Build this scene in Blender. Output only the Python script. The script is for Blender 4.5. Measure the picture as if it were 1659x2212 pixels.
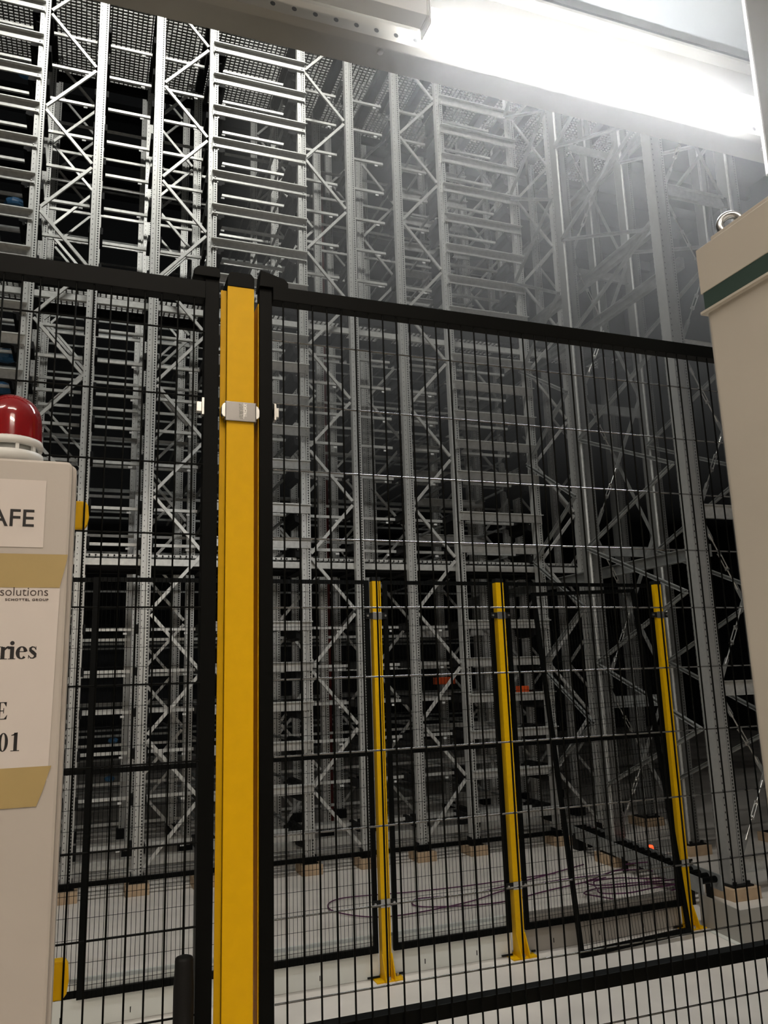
import bpy, bmesh, math, random
from mathutils import Vector, Matrix
random.seed(7)
for o in list(bpy.data.objects): bpy.data.objects.remove(o, do_unlink=True)
SC = bpy.context.scene
COL = SC.collection

# ------------------------------------------------------------------ camera
cd = bpy.data.cameras.new('camera'); cam = bpy.data.objects.new('camera', cd); COL.objects.link(cam)
cd.sensor_fit = 'HORIZONTAL'; cd.sensor_width = 36.0; cd.lens = 36.0*1737.43/1659.0
cd.clip_start = 0.02; cd.clip_end = 200
PIT, ROL, YAW = 0.202443502, -0.0315483842, 0.35721281
fwd = Vector((math.sin(YAW)*math.cos(PIT), math.cos(YAW)*math.cos(PIT), math.sin(PIT)))
rt = Vector((math.cos(YAW), -math.sin(YAW), 0)); up = rt.cross(fwd)
r2 = rt*math.cos(ROL)+up*math.sin(ROL); u2 = -rt*math.sin(ROL)+up*math.cos(ROL)
cam.matrix_world = Matrix(((r2.x, u2.x, -fwd.x, 0), (r2.y, u2.y, -fwd.y, 0), (r2.z, u2.z, -fwd.z, 1.6), (0, 0, 0, 1)))
SC.camera = cam

# ------------------------------------------------------------------ world, exposure
w = bpy.data.worlds.new('world'); SC.world = w; w.use_nodes = True
w.node_tree.nodes['Background'].inputs[0].default_value = (0.75, 0.8, 0.85, 1)
w.node_tree.nodes['Background'].inputs[1].default_value = 0.012
SC.view_settings.view_transform = 'Standard'; SC.view_settings.look = 'None'
SC.view_settings.gamma = 1.0; SC.view_settings.exposure = 0.0
SC.view_settings.use_curve_mapping = False
LAMP_POWER = 82.0        # emission of the lit strip lamp
HALL_FILL_POWER = 290.0       # unseen lamps added to brighten the racking, above and behind the girder
REAR_FILL_POWER = 80.0  # unseen lamps added behind the camera
GLARE_HAZE = 0.10  # density of the haze that imitates lens glare

# ------------------------------------------------------------------ materials
def new_mat(name):
    m = bpy.data.materials.new(name); m.use_nodes = True
    nt = m.node_tree; return m, nt, nt.nodes['Principled BSDF']
def mat(name, col, rough=.5, metal=0., noise=0., nscale=20., bump=0., **kw):
    m, nt, b = new_mat(name)
    b.inputs['Base Color'].default_value = (*col, 1); b.inputs['Roughness'].default_value = rough
    b.inputs['Metallic'].default_value = metal
    for k, v in kw.items(): b.inputs[k].default_value = v
    if noise or bump:
        tc = nt.nodes.new('ShaderNodeTexCoord'); n = nt.nodes.new('ShaderNodeTexNoise')
        n.inputs['Scale'].default_value = nscale; n.inputs['Detail'].default_value = 6
        nt.links.new(tc.outputs['Object'], n.inputs['Vector'])
        if noise:
            r = nt.nodes.new('ShaderNodeValToRGB')
            r.color_ramp.elements[0].position = .3; r.color_ramp.elements[1].position = .7
            r.color_ramp.elements[0].color = (*[c*(1-noise) for c in col], 1)
            r.color_ramp.elements[1].color = (*[min(1, c*(1+noise)) for c in col], 1)
            nt.links.new(n.outputs['Fac'], r.inputs['Fac']); nt.links.new(r.outputs['Color'], b.inputs['Base Color'])
        if bump:
            bp = nt.nodes.new('ShaderNodeBump'); bp.inputs['Strength'].default_value = bump
            bp.inputs['Distance'].default_value = .01
            nt.links.new(n.outputs['Fac'], bp.inputs['Height']); nt.links.new(bp.outputs['Normal'], b.inputs['Normal'])
    return m
def holes_mat(name, col, cx1, cx2, r1, r2, p1, p2):
    """galvanised steel with two rows of punched holes on the front face (local x, z)"""
    m, nt, b = new_mat(name); N = nt.nodes.new; L = nt.links.new
    b.inputs['Roughness'].default_value = .42; b.inputs['Metallic'].default_value = .35
    tc = N('ShaderNodeTexCoord'); sp = N('ShaderNodeSeparateXYZ'); L(tc.outputs['Object'], sp.inputs[0])
    def M(op, a, c=None):
        n = N('ShaderNodeMath'); n.operation = op
        for i, v in enumerate((a, c)):
            if v is None: continue
            if isinstance(v, (int, float)): n.inputs[i].default_value = v
            else: L(v, n.inputs[i])
        return n.outputs[0]
    out = []
    for cx, r, p in ((cx1, r1, p1), (cx2, r2, p2)):
        dx = M('SUBTRACT', sp.outputs[0], cx)
        f = M('SUBTRACT', M('MULTIPLY', M('FRACT', M('DIVIDE', sp.outputs[2], p)), p), p/2)
        d = M('SQRT', M('ADD', M('MULTIPLY', dx, dx), M('MULTIPLY', M('MULTIPLY', f, f), .45)))
        out.append(M('LESS_THAN', d, r))
    h = M('MAXIMUM', out[0], out[1])
    n = N('ShaderNodeTexNoise'); n.inputs['Scale'].default_value = 25; L(tc.outputs['Object'], n.inputs['Vector'])
    rp = N('ShaderNodeValToRGB'); rp.color_ramp.elements[0].color = (*[c*.85 for c in col], 1); rp.color_ramp.elements[1].color = (*[c*1.1 for c in col], 1)
    L(n.outputs['Fac'], rp.inputs['Fac'])
    mx = N('ShaderNodeMixRGB'); L(h, mx.inputs[0]); L(rp.outputs['Color'], mx.inputs[1]); mx.inputs[2].default_value = (.012, .012, .012, 1)
    L(mx.outputs[0], b.inputs['Base Color'])
    L(M('MULTIPLY', M('SUBTRACT', 1.0, h), .35), b.inputs['Metallic'])
    return m
G = (.60, .60, .575)
galv = mat('galvanised_steel', G, .42, .35, .12, 30)
galv_up = holes_mat('punched_galvanised_steel', G, -.024, .024, .0035, .0062, .05, .025)
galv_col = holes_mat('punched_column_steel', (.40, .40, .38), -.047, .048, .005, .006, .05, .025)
galv_coldark = holes_mat('punched_dark_column_steel', (.20, .20, .19), -.03, .045, .004, .006, .05, .025)  # darker tone, for columns other than the nearest and grating cross bars
galv_dark = mat('darker_galvanised_steel', (.33, .34, .33), .5, .4, .2, 12)  # darker tone of the galvanised steel
zinc = mat('bright_zinc', (.55, .54, .51), .28, .9)
steel_logo = mat('stainless_clamp', (.22, .21, .20), .30, .9)
yellow = mat('yellow_powder_coat', (.74, .42, .0), .45, 0, .03, 60, **{'Specular IOR Level': .2})
black = mat('black_powder_coat', (.0015, .0018, .0015), .5, 0, **{'Specular IOR Level': .10})
black_wire = mat('glossy_black_wire', (.004, .0045, .004), .15, 0, **{'IOR': 2.6})
black_dull = mat('black_plastic', (.007, .007, .007), .6, 0, **{'Specular IOR Level': .2})
cabgrey = mat('light_grey_cabinet_paint', (.50, .455, .41), .45, 0, .03, 8)
cabbeige = mat('beige_grey_cabinet_paint', (.68, .63, .55), .5, 0, .03, 5)
gasket = mat('dark_green_grey_gasket', (.05, .085, .075), .5)
paper = mat('white_paper', (.66, .60, .56), .8, 0, .02, 5)
tape = mat('translucent_tan_tape', (.42, .31, .13), .35, 0, .06, 12)
ink = mat('black_ink', (.01, .008, .008), .6)
inkbr = mat('dark_brown_ink', (.05, .03, .025), .6)
red_lens = mat('red_beacon_lens', (.30, .004, .008), .12, 0, **{'Transmission Weight': .25, 'Coat Weight': .6})
ring_mat = mat('polished_steel_ring', (.62, .63, .64), .22, .9)
floor_m = mat('polished_concrete', (.74, .69, .63), .45, 0, .16, 1.6, .02)
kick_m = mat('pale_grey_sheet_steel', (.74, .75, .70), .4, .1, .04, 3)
wood = mat('raw_pine_wood', (.50, .36, .23), .7, 0, .15, 14)
cable_m = mat('purple_cable_sheath', (.10, .018, .075), .5)
beam_m = mat('grey_painted_steel', (.30, .285, .25), .5, .1, .08, 3)
housing_m = mat('white_lamp_housing', (.72, .72, .70), .4)
ceil_m = mat('pale_ceiling_sheet', (.55, .57, .58), .35, .1, .05, 2)
wall_m = mat('dark_wall_sheet', (.02, .022, .025), .7, .1, .1, 2)
roof_m = mat('dark_roof_sheet', (.02, .022, .025), .7, .1, .1, 2)
blue_m = mat('blue_film', (.05, .16, .32), .4, 0, .4, 12)
white_m = mat('white_label', (.80, .80, .78), .5)
red_m = mat('orange_red_plastic', (.75, .10, .02), .4)
red_glow, nt, b = new_mat('red_signal_light')
b.inputs['Base Color'].default_value = (.8, .05, .02, 1); b.inputs['Emission Color'].default_value = (1, .08, .02, 1); b.inputs['Emission Strength'].default_value = 2.5
def lamp_mat(name, col, pw):
    m, nt, b = new_mat(name)
    b.inputs['Base Color'].default_value = (1, 1, 1, 1); b.inputs['Emission Color'].default_value = (*col, 1); b.inputs['Emission Strength'].default_value = pw
    return m
rear_fill_m = lamp_mat('warm_fill_tube', (1, .88, .74), REAR_FILL_POWER)
hall_fill_m = lamp_mat('hall_fill_tube', (1, .99, .93), HALL_FILL_POWER)
lamp_m, nt, b = new_mat('lit_lamp_tube')
b.inputs['Base Color'].default_value = (1, 1, 1, 1); b.inputs['Emission Color'].default_value = (.95, .98, 1.0, 1); b.inputs['Emission Strength'].default_value = LAMP_POWER

# ------------------------------------------------------------------ mesh helpers
class MB:
    def __init__(s): s.v = []; s.f = []; s.sm = []
    def add(s, vs, fs, smooth=False):
        n = len(s.v); s.v += [tuple(v) for v in vs]; s.f += [tuple(i+n for i in f) for f in fs]; s.sm += [smooth]*len(fs); return s
    def box(s, x0, x1, y0, y1, z0, z1):
        vs = [(x, y, z) for x in (x0, x1) for y in (y0, y1) for z in (z0, z1)]
        return s.add(vs, [(0, 1, 3, 2), (4, 6, 7, 5), (0, 4, 5, 1), (2, 3, 7, 6), (0, 2, 6, 4), (1, 5, 7, 3)])
    def bar(s, a, b, wd, th, ref=(0, 1, 0)):
        """flat bar a->b, wd across, th along ref"""
        a = Vector(a); b = Vector(b); d = (b-a).normalized(); r = Vector(ref)
        r = (r-d*r.dot(d)).normalized(); c = d.cross(r)
        vs = []
        for p in (a, b):
            for i, j in ((-1, -1), (1, -1), (1, 1), (-1, 1)): vs.append(p+c*(wd/2*i)+r*(th/2*j))
        return s.add(vs, [(0, 3, 2, 1), (4, 5, 6, 7), (0, 1, 5, 4), (1, 2, 6, 5), (2, 3, 7, 6), (3, 0, 4, 7)])
    def tube(s, a, b, r, n=8, r1=None, cap=True):
        a = Vector(a); b = Vector(b); d = (b-a).normalized(); r1 = r if r1 is None else r1
        e = Vector((0, 0, 1)) if abs(d.z) < .9 else Vector((1, 0, 0)); u = d.cross(e).normalized(); v = d.cross(u)
        vs = [p+(u*math.cos(t)+v*math.sin(t))*q for p, q in ((a, r), (b, r1)) for t in [2*math.pi*i/n for i in range(n)]]
        fs = [(i, (i+1) % n, n+(i+1) % n, n+i) for i in range(n)]
        s.add(vs, fs, True)
        if cap: s.add(vs, [tuple(range(n))[::-1], tuple(range(n, 2*n))])
        return s
    def path(s, pts, r, n=6):
        for p, q in zip(pts, pts[1:]): s.tube(p, q, r, n, cap=False)
        return s
    def prism(s, poly, z0, z1, axis='z'):
        """poly in the plane across axis, extruded z0..z1"""
        n = len(poly)
        def P(a, b, c): return {'z': (a, b, c), 'y': (a, c, b), 'x': (c, a, b)}[axis]
        vs = [P(a, b, z0) for a, b in poly]+[P(a, b, z1) for a, b in poly]
        fs = [(i, (i+1) % n, n+(i+1) % n, n+i) for i in range(n)]+[tuple(range(n))[::-1], tuple(range(n, 2*n))]
        return s.add(vs, fs)
    def lathe(s, prof, cx, cy, n=32, flute=0., k=0):
        vs = []; m = len(prof)
        for i in range(n):
            t = 2*math.pi*i/n
            for r, z in prof: vs.append((cx+math.cos(t)*r*(1+flute*(i % 2)), cy+math.sin(t)*r*(1+flute*(i % 2)), z))
        fs = [(i*m+j, ((i+1) % n)*m+j, ((i+1) % n)*m+j+1, i*m+j+1) for i in range(n) for j in range(m-1)]
        return s.add(vs, fs, True)
    def torus(s, c, R, r, ax1, ax2, n=36, m=14):
        c = Vector(c); ax1 = Vector(ax1).normalized(); ax2 = Vector(ax2).normalized(); nn = ax1.cross(ax2); vs = []
        for i in range(n):
            t = 2*math.pi*i/n; d = ax1*math.cos(t)+ax2*math.sin(t)
            for j in range(m):
                p = 2*math.pi*j/m; vs.append(c+d*(R+r*math.cos(p))+nn*(r*math.sin(p)))
        fs = [(i*m+j, ((i+1) % n)*m+j, ((i+1) % n)*m+(j+1) % m, i*m+(j+1) % m) for i in range(n) for j in range(m)]
        return s.add(vs, fs, True)
def mesh_of(mb, name, m, bevel=0):
    me = bpy.data.meshes.new(name); me.from_pydata(mb.v, [], mb.f); me.materials.append(m)
    bm = bmesh.new(); bm.from_mesh(me)
    for f, q in zip(bm.faces, mb.sm): f.smooth = q
    bmesh.ops.recalc_face_normals(bm, faces=bm.faces)
    if bevel: bmesh.ops.bevel(bm, geom=[e for e in bm.edges if len(e.link_faces) == 2 and e.calc_face_angle(0) > .5], offset=bevel, segments=2, affect='EDGES', profile=.6)
    bm.to_mesh(me); bm.free(); me.update(); return me
def obj(name, mb, m, parent=None, loc=None, bevel=0, label=None):
    """mb in world coordinates; a parent's location is subtracted"""
    if parent is not None:
        off = Vector((0, 0, 0)); p = parent
        while p is not None: off += p.location; p = p.parent
        mb.v = [(x-off.x, y-off.y, z-off.z) for x, y, z in mb.v]
    elif loc is not None:
        mb.v = [(x-loc[0], y-loc[1], z-loc[2]) for x, y, z in mb.v]
    o = bpy.data.objects.new(name, mesh_of(mb, name, m, bevel)); COL.objects.link(o)
    if parent is not None: o.parent = parent
    elif loc is not None: o.location = loc
    if label: o['label'] = label
    return o
def thing(name, loc, label, cat, group=None):
    o = bpy.data.objects.new(name, None); COL.objects.link(o); o.location = loc; o.empty_display_size = .05
    return tag(o, label, cat, group)
def tag(o, label, cat, group=None, kind=None):
    o['label'] = label; o['category'] = cat
    if group: o['group'] = group
    if kind: o['kind'] = kind
    return o
def struct(name, mb, m, label=None):
    o = obj(name, mb, m); o['kind'] = 'structure'
    if label: o['label'] = label
    return o
def text_obj(name, body, m, parent, loc, height, bold=0, rot=None, font_scale=1.0, spacing=1.0, serif=False):
    cu = bpy.data.curves.new(name, 'FONT'); cu.body = body; cu.size = height*1.45; cu.offset = bold; cu.extrude = .0002
    cu.space_character = spacing
    o = bpy.data.objects.new(name, cu); COL.objects.link(o)
    cu.align_x = 'RIGHT'
    dg = bpy.context.evaluated_depsgraph_get(); me = bpy.data.meshes.new_from_object(o.evaluated_get(dg))
    bpy.data.objects.remove(o); me.materials.clear(); me.materials.append(m)
    o = bpy.data.objects.new(name, me); COL.objects.link(o)
    off = Vector((0, 0, 0)); p = parent
    while p is not None: off += p.location; p = p.parent
    o.parent = parent; o.location = Vector(loc)-off; o.rotation_euler = rot or (math.pi/2, 0, 0)
    o.scale = (font_scale, 1, 1)
    return o
ORD = ['uppermost', 'second', 'third', 'fourth', 'fifth', 'sixth', 'seventh', 'eighth', 'ninth', 'tenth', 'eleventh', 'twelfth', 'thirteenth', 'fourteenth', 'fifteenth', 'sixteenth', 'seventeenth', 'eighteenth', 'nineteenth', 'twentieth', 'lowest']

# ------------------------------------------------------------------ setting
struct('floor', MB().box(-8, 16, -6, 20, -.1, 0), floor_m)
struct('wall_back', MB().box(-8, 16, 19.9, 20, 0, 14), wall_m)
struct('wall_left', MB().box(-8, -7.9, 2.6, 20, 0, 14), wall_m)
struct('wall_right', MB().box(15.9, 16, 2.6, 20, 0, 14), wall_m)
mb = MB()
mb.box(-8, 16, 2.6, 20, 13.9, 14)
for i in range(12): mb.box(-8, 16, 3.6+i*1.35, 3.75+i*1.35, 13.6, 13.9)
struct('ceiling', mb, roof_m)
# near room: ceiling sheets, lintel beam over the opening
CZ = 4.42
mb = MB()
for i in range(9):
    x0 = -6+i*1.5
    for j in range(4): mb.box(x0+.004, x0+1.496, -6+j*2.12, -6+j*2.12+2.112, CZ, CZ+.06)
mb.box(-6, 7.5, -6, 2.5, CZ+.02, CZ+.07)
struct('ceiling', mb, ceil_m)
struct('wall_front', MB().box(-8, 16, 2.52, 2.6, CZ-.02, 14), wall_m)
struct('wall_rear', MB().box(-6, 7.5, -6.1, -6, 0, CZ), mat('plaster_wall', (.5, .47, .43), .8))
struct('wall_near_left', MB().box(-6.1, -6, -6, 2.5, 0, CZ), bpy.data.materials['plaster_wall'])

# lintel girder
t = thing('lintel_girder', (1, 2.46, 3.9), 'grey painted steel girder crossing overhead behind the lit strip lamp', 'beam')
mb = MB().prism([(2.405, 3.900), (2.520, 3.900), (2.520, 3.912), (2.470, 3.918), (2.470, 4.30), (2.52, 4.306), (2.52, 4.32), (2.405, 4.32), (2.405, 4.306), (2.455, 4.30), (2.455, 3.918), (2.405, 3.912)], -6, 7.5, 'x')
obj('i_section', mb, beam_m, t)
for x in (-.9, .95, 2.8): obj('bolt', MB().tube((x, 2.43, 3.892), (x, 2.43, 3.8995), .012, 6), zinc, t)
# perforated channel below the lamp housing
t = thing('mounting_channel', (1, 2.32, 3.86), 'grey perforated mounting channel with a row of round holes beside the lamp', 'channel')
m_ch, nt, b = new_mat('perforated_grey_channel'); N = nt.nodes.new; L = nt.links.new
tc = N('ShaderNodeTexCoord'); sp = N('ShaderNodeSeparateXYZ'); L(tc.outputs['Object'], sp.inputs[0])
def MM(op, a, c):
    n = N('ShaderNodeMath'); n.operation = op
    for i, v in enumerate((a, c)):
        if isinstance(v, (int, float)): n.inputs[i].default_value = v
        else: L(v, n.inputs[i])
    return n.outputs[0]
fx = MM('SUBTRACT', MM('MULTIPLY', MM('FRACT', MM('DIVIDE', sp.outputs[0], .075), 0), .075), .0375)
dz = MM('SUBTRACT', sp.outputs[2], .0)
dd = MM('ADD', MM('MULTIPLY', fx, fx), MM('MULTIPLY', dz, dz))
hh = MM('LESS_THAN', dd, .0088**2)
mx = N('ShaderNodeMixRGB'); L(hh, mx.inputs[0]); mx.inputs[1].default_value = (.33, .31, .27, 1); mx.inputs[2].default_value = (.03, .03, .03, 1)
L(mx.outputs[0], b.inputs['Base Color']); b.inputs['Roughness'].default_value = .5
mb = MB().prism([(2.30, 3.832), (2.34, 3.832), (2.34, 3.836), (2.304, 3.836), (2.304, 3.896), (2.34, 3.896), (2.34, 3.90), (2.30, 3.90)], -6, 7.5, 'x')
obj('channel', mb, m_ch, t)
for x in (-2, .2, 2.7, 4.5): obj('hanger', MB().box(x, x+.04, 2.31, 2.33, 3.90, CZ+.02), beam_m, t)

def luminaire(x0, y0, z0, label, lm, zc=CZ+.01):
    t = thing('strip_lamp', (x0, y0, z0), label, 'lamp', 'white strip lamps')
    # lit diffuser
    mb = MB().prism([(y0-.016, z0), (y0+.060, z0), (y0+.050, z0+.05), (y0-.006, z0+.05)], x0, x0+1.52, 'x')
    obj('diffuser', mb, lm, t)
    mb = MB().prism([(y0+.002, z0+.051), (y0+.042, z0+.051), (y0+.042, z0+.085), (y0+.002, z0+.085)], x0, x0+1.52, 'x')
    obj('body', mb, housing_m, t)
    for xx in (x0-.006, x0+1.521): obj('end_cap', MB().prism([(y0-.02, z0-.003), (y0+.062, z0-.003), (y0+.064, z0+.088), (y0-.022, z0+.088)], xx, xx+.006, 'x'), housing_m, t)
    if z0 > 4: 
      for xx in (x0+.25, x0+1.25): obj('hanger', MB().tube((xx, y0+.02, z0+.085), (xx, y0+.02, zc), .005, 6), beam_m, t)
    return t
luminaire(1.03, 2.16, 3.795, 'lit white strip lamp glaring across the top right of the photo', lamp_m)
t = thing('lamp_trunking', (-.8, 2.16, 3.81), 'unlit white trunking box running left from the end of the lit lamp', 'trunking')
obj('cover', MB().prism([(2.14, 3.818), (2.205, 3.818), (2.205, 3.885), (2.14, 3.885)], -4, 1.015, 'x'), housing_m, t, bevel=.002)
obj('end_cap', MB().prism([(2.138, 3.816), (2.207, 3.816), (2.207, 3.887), (2.138, 3.887)], 1.0155, 1.021, 'x'), housing_m, t)
# unseen fill lamps added behind the camera to brighten the near side
for i, (x, y, zz) in enumerate(((-2.6, -.5, 4.2), (-.7, -1.3, 4.2), (-.2, -4.0, 4.2))):
    luminaire(x, y, zz, ('added unseen fill lamp behind the camera, left one', 'added unseen fill lamp behind the camera, right one', 'added unseen fill lamp farthest behind the camera')[i], rear_fill_m)
for i, x in enumerate((-.9, .9)):  # unseen lamps added high up to brighten the racking
    luminaire(x, 4.2, 9.5, ('added unseen fill lamp above the girder, left one', 'added unseen fill lamp above the girder, right one')[i], hall_fill_m, 13.65)
# vertical conduit at the right end of the lamp
t = thing('cable_duct', (2.25, 1.9, 3.2), 'dark vertical cable duct with a bright edge right of the lit lamp', 'duct')
obj('duct_body', MB().box(2.203, 2.34, 1.9, 1.918, 3.30, CZ), beam_m, t, bevel=.002)
obj('lit_edge_strip', MB().box(2.196, 2.203, 1.897, 1.909, 3.30, CZ), housing_m, t)  # white strip stands in for the lamplit edge of the duct

# ------------------------------------------------------------------ near fence
YF = 1.106
def wire_panel(name, x0, x1, z0, z1, y, xs, zs, rv, rh, parent, hm, nv=6):
    a = MB()
    for x in xs: a.tube((x, y-rh-rv*.6, z0), (x, y-rh-rv*.6, z1), rv, nv, cap=False)
    obj('vertical_wires', a, black, parent)
    b_ = MB()
    for z in zs: b_.tube((x0, y, z), (x1, y, z), rh, nv, cap=False)
    return obj('horizontal_wires', b_, hm, parent)
# heights of the horizontal wires in metres (one every 0.1)
ZW = [1.6+(v-1.6)*YF/1.2 for v in (2.139, 2.032, 1.923, 1.815, 1.708, 1.601, 1.491, 1.382, 1.272, 1.164)]
t = thing('mesh_fence', (.25, YF, 0), 'black framed mesh fence panel right of the large near yellow post', 'fence')
X1 = 1.9
obj('side_rail', MB().box(.2253, .2443, YF+.002, YF+.022, .15, 2.185), black, t, bevel=.0008)
obj('side_rail', MB().box(X1-.019, X1, YF+.002, YF+.022, .15, 2.185), black, t, bevel=.0008)
obj('top_rail', MB().box(.2443, X1-.019, YF-.005, YF+.016, 2.139+.02, 2.139+.043), black, t, bevel=.0012)
obj('middle_rail', MB().box(.2443, X1-.019, YF+.003, YF+.023, 1.143, 1.162), black, t, bevel=.0008)
obj('bottom_rail', MB().box(.2443, X1-.019, YF+.002, YF+.022, .15, .17), black, t, bevel=.0008)
xs = [.2601+.0228*i for i in range(int((X1-.27)/.0228))]
zs = ZW+[1.195-.1*k for k in range(2, 11)]
zs = ZW+[ZW[-1]-.1*k for k in range(1, 10)]
wire_panel('mesh', .2443, X1-.019, .16, 2.175, YF, xs, zs, .00135, .0013, t, black_wire)
obj('corner_cap', MB().prism([(.224, 2.180), (.268, 2.180), (.268, 2.190), (.262, 2.196), (.226, 2.206)], YF-.004, YF+.026, 'y'), black, t, bevel=.0006)
obj('clip', MB().box(.2446, .252, YF-.006, YF+.004, 1.975, 1.989).box(.2446, .248, YF-.008, YF+.004, 1.97, 1.995), zinc, t, bevel=.0005)

t = thing('gate_panel', (.15, YF, 0), 'black framed mesh gate left of the large near yellow post', 'gate')
XL = -1.3
obj('side_rail', MB().box(.1447, .1655, YF+.002, YF+.022, .05, 2.185), black, t, bevel=.0008)
obj('side_rail', MB().box(XL, XL+.02, YF+.002, YF+.022, .05, 2.185), black, t, bevel=.0008)
obj('top_rail', MB().box(XL+.02, .1447, YF-.005, YF+.016, 2.139+.009, 2.139+.036), black, t, bevel=.0008)
obj('bottom_rail', MB().box(XL+.02, .1447, YF+.002, YF+.022, .05, .07), black, t, bevel=.0008)
xs = [.1290-.0228*i for i in range(61)]
ZG = [2.098-.0995*i for i in range(20)]
wire_panel('mesh', XL+.02, .1447, .06, 2.165, YF, xs, ZG, .00135, .0013, t, black)
obj('corner_cap', MB().prism([(.128, 2.184), (.1655, 2.184), (.1655, 2.196), (.160, 2.200), (.134, 2.199), (.128, 2.193)], YF-.004, YF+.026, 'y'), black, t, bevel=.0006)
obj('clip', MB().box(.134, .1445, YF-.006, YF+.004, 1.975, 1.989).box(.141, .1447, YF-.008, YF+.004, 1.97, 1.995), zinc, t, bevel=.0005)
obj('grip_handle', MB().lathe([(0, 1.2755), (.006, 1.2755), (.0098, 1.274), (.011, 1.271), (.011, 1.262), (.0122, 1.240), (.0122, 1.02), (.011, 1.0), (0, 1.0)], .129, YF-.016, 24), black_dull, t)

t = thing('fence_post', (.197, YF+.02, 0), 'large near yellow steel fence post with a silver clamp, left of centre', 'post')
obj('post_body', MB().prism([(.1774, YF), (.2164, YF), (.2164, YF+.05), (.2150, YF+.05), (.2150, YF+.0015), (.1832, YF+.0015), (.1832, YF+.004), (.1800, YF+.006), (.1774, YF+.006)], 0, 2.175), yellow, t)
obj('side_flange', MB().box(.1690, .1774, YF+.011, YF+.0125, 0, 2.172), yellow, t)
obj('dark_strip', MB().box(.1776, .1800, YF+.0062, YF+.03, 0, 2.17), black_dull, t)  # solid dark strip beside the front left edge of the post
m_fl = MB().box(.2236, .2246, YF+.006, YF+.04, 0, 2.155)
obj('rear_flange', m_fl, yellow, t)
obj('foot_plate', MB().box(.13, .27, YF-.03, YF+.09, 0, .008), yellow, t)
obj('post_cap', MB().prism([(.1768, 2.175), (.2168, 2.175), (.2168, 2.192), (.212, 2.198), (.1812, 2.198), (.1768, 2.19)], YF-.001, YF+.054, 'y'), black, t, bevel=.0008)
cl = obj('clamp', MB().box(.1752, .2186, YF-.0035, YF-.0005, 1.9655, 1.9945).box(.1742, .1756, YF-.003, YF+.05, 1.9655, 1.9945).box(.2182, .2196, YF-.003, YF+.05, 1.9655, 1.9945), steel_logo, t, bevel=.0007)
obj('clamp_ear', MB().prism([(.1754, 1.970), (.1715, 1.9715), (.1695, 1.975), (.1695, 1.986), (.1715, 1.990), (.1754, 1.992)], YF-.003, YF+.008, 'y'), zinc, cl, bevel=.0006)
obj('clamp_ear', MB().prism([(.2188, 1.970), (.2225, 1.9715), (.2243, 1.975), (.2243, 1.984), (.2225, 1.989), (.2188, 1.991)], YF-.003, YF+.008, 'y'), zinc, cl, bevel=.0006)
emb = MB()
zq = 1.970
pts = []
for i in range(5):
    z = 1.9705+i*.0044
    emb.path([(.1950, YF-.0038, z), (.1992, YF-.0038, z), (.1992, YF-.0038, z+.0022), (.1950, YF-.0038, z+.0022), (.1950, YF-.0038, z+.0044)], .00045, 5)
emb.bar((.2010, YF-.0036, 1.969), (.2010, YF-.0036, 1.993), .0005, .0008)
obj('embossed_pattern', emb, zinc, cl)
text_obj('embossed_text', 'TROAX', zinc, cl, (.2054, YF-.0037, 1.992), .0042, .0001, (math.pi/2, -math.pi/2, 0), .95)

# ------------------------------------------------------------------ control box with notices
YB = 1.03
t = thing('control_box', (-.2, YB, 1.2), 'light grey control box with paper notices at the left edge', 'box')
XR = -.0225; ZT = 1.872
def rrect(x0, x1, z0, z1, r, n=5):
    p = []
    for cx, cz, a0 in ((x1-r, z1-r, 0), (x0+r, z1-r, 90), (x0+r, z0+r, 180), (x1-r, z0+r, 270)):
        for i in range(n+1):
            a = math.radians(a0+90*i/n); p.append((cx+r*math.cos(a), cz+r*math.sin(a)))
    return p
obj('box_body', MB().prism(rrect(-.40, XR+.0045, .95, ZT-.0015, .008), YB+.012, YF-.012, 'y'), cabgrey, t, bevel=.002)
lid = obj('box_door', MB().prism(rrect(-.40, XR, .95, ZT, .008), YB, YB+.010, 'y'), cabgrey, t, bevel=.0035)
obj('door_seal', MB().prism(rrect(-.398, XR-.002, .952, ZT-.002, .008), YB+.0101, YB+.0119, 'y'), black_dull, t)
def paper_on(name, x0, x1, z0, z1, label, tilt=0):
    return obj(name, MB().prism([(x0, z0), (x1-tilt, z0), (x1, z1), (x0, z1)], YB-.0008, YB-.0002, 'y'), paper, t, label=label)
s1 = paper_on('upper_sign', -.30, -.0515, 1.764, 1.846, 'white sign plate with large black capitals')
text_obj('sign_text', 'AFE', ink, s1, (-.0622, YB-.001, 1.7890), .0205, .0002, None, 1.02)
s2 = paper_on('notice_sheet', -.235, -.0300, 1.497, 1.742, 'sheet of paper taped to the box door', .0035)
text_obj('notice_heading', 'solutions', inkbr, s2, (-.0425, YB-.001, 1.7065), .0100, -.0001, None, 1.0)
text_obj('notice_subheading', 'SCHOTTEL GROUP', inkbr, s2, (-.0425, YB-.001, 1.7005), .0026, .0001, None, 1.25, 1.2)
def stroke(m, pts, y=YB-.0010):
    """pen stroke: (x, z, half width) points joined into one flat ribbon with thickness"""
    L_, R_ = [], []
    for i, (x, z, h) in enumerate(pts):
        a = pts[max(i-1, 0)]; b_ = pts[min(i+1, len(pts)-1)]
        d = Vector((b_[0]-a[0], b_[1]-a[1])).normalized(); n = Vector((-d.y, d.x))
        L_.append((x+n.x*h, z+n.y*h)); R_.append((x-n.x*h, z-n.y*h))
    for k in range(len(pts)-1): m.prism([L_[k], L_[k+1], R_[k+1], R_[k]], y, y+.0003, 'y')
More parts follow.
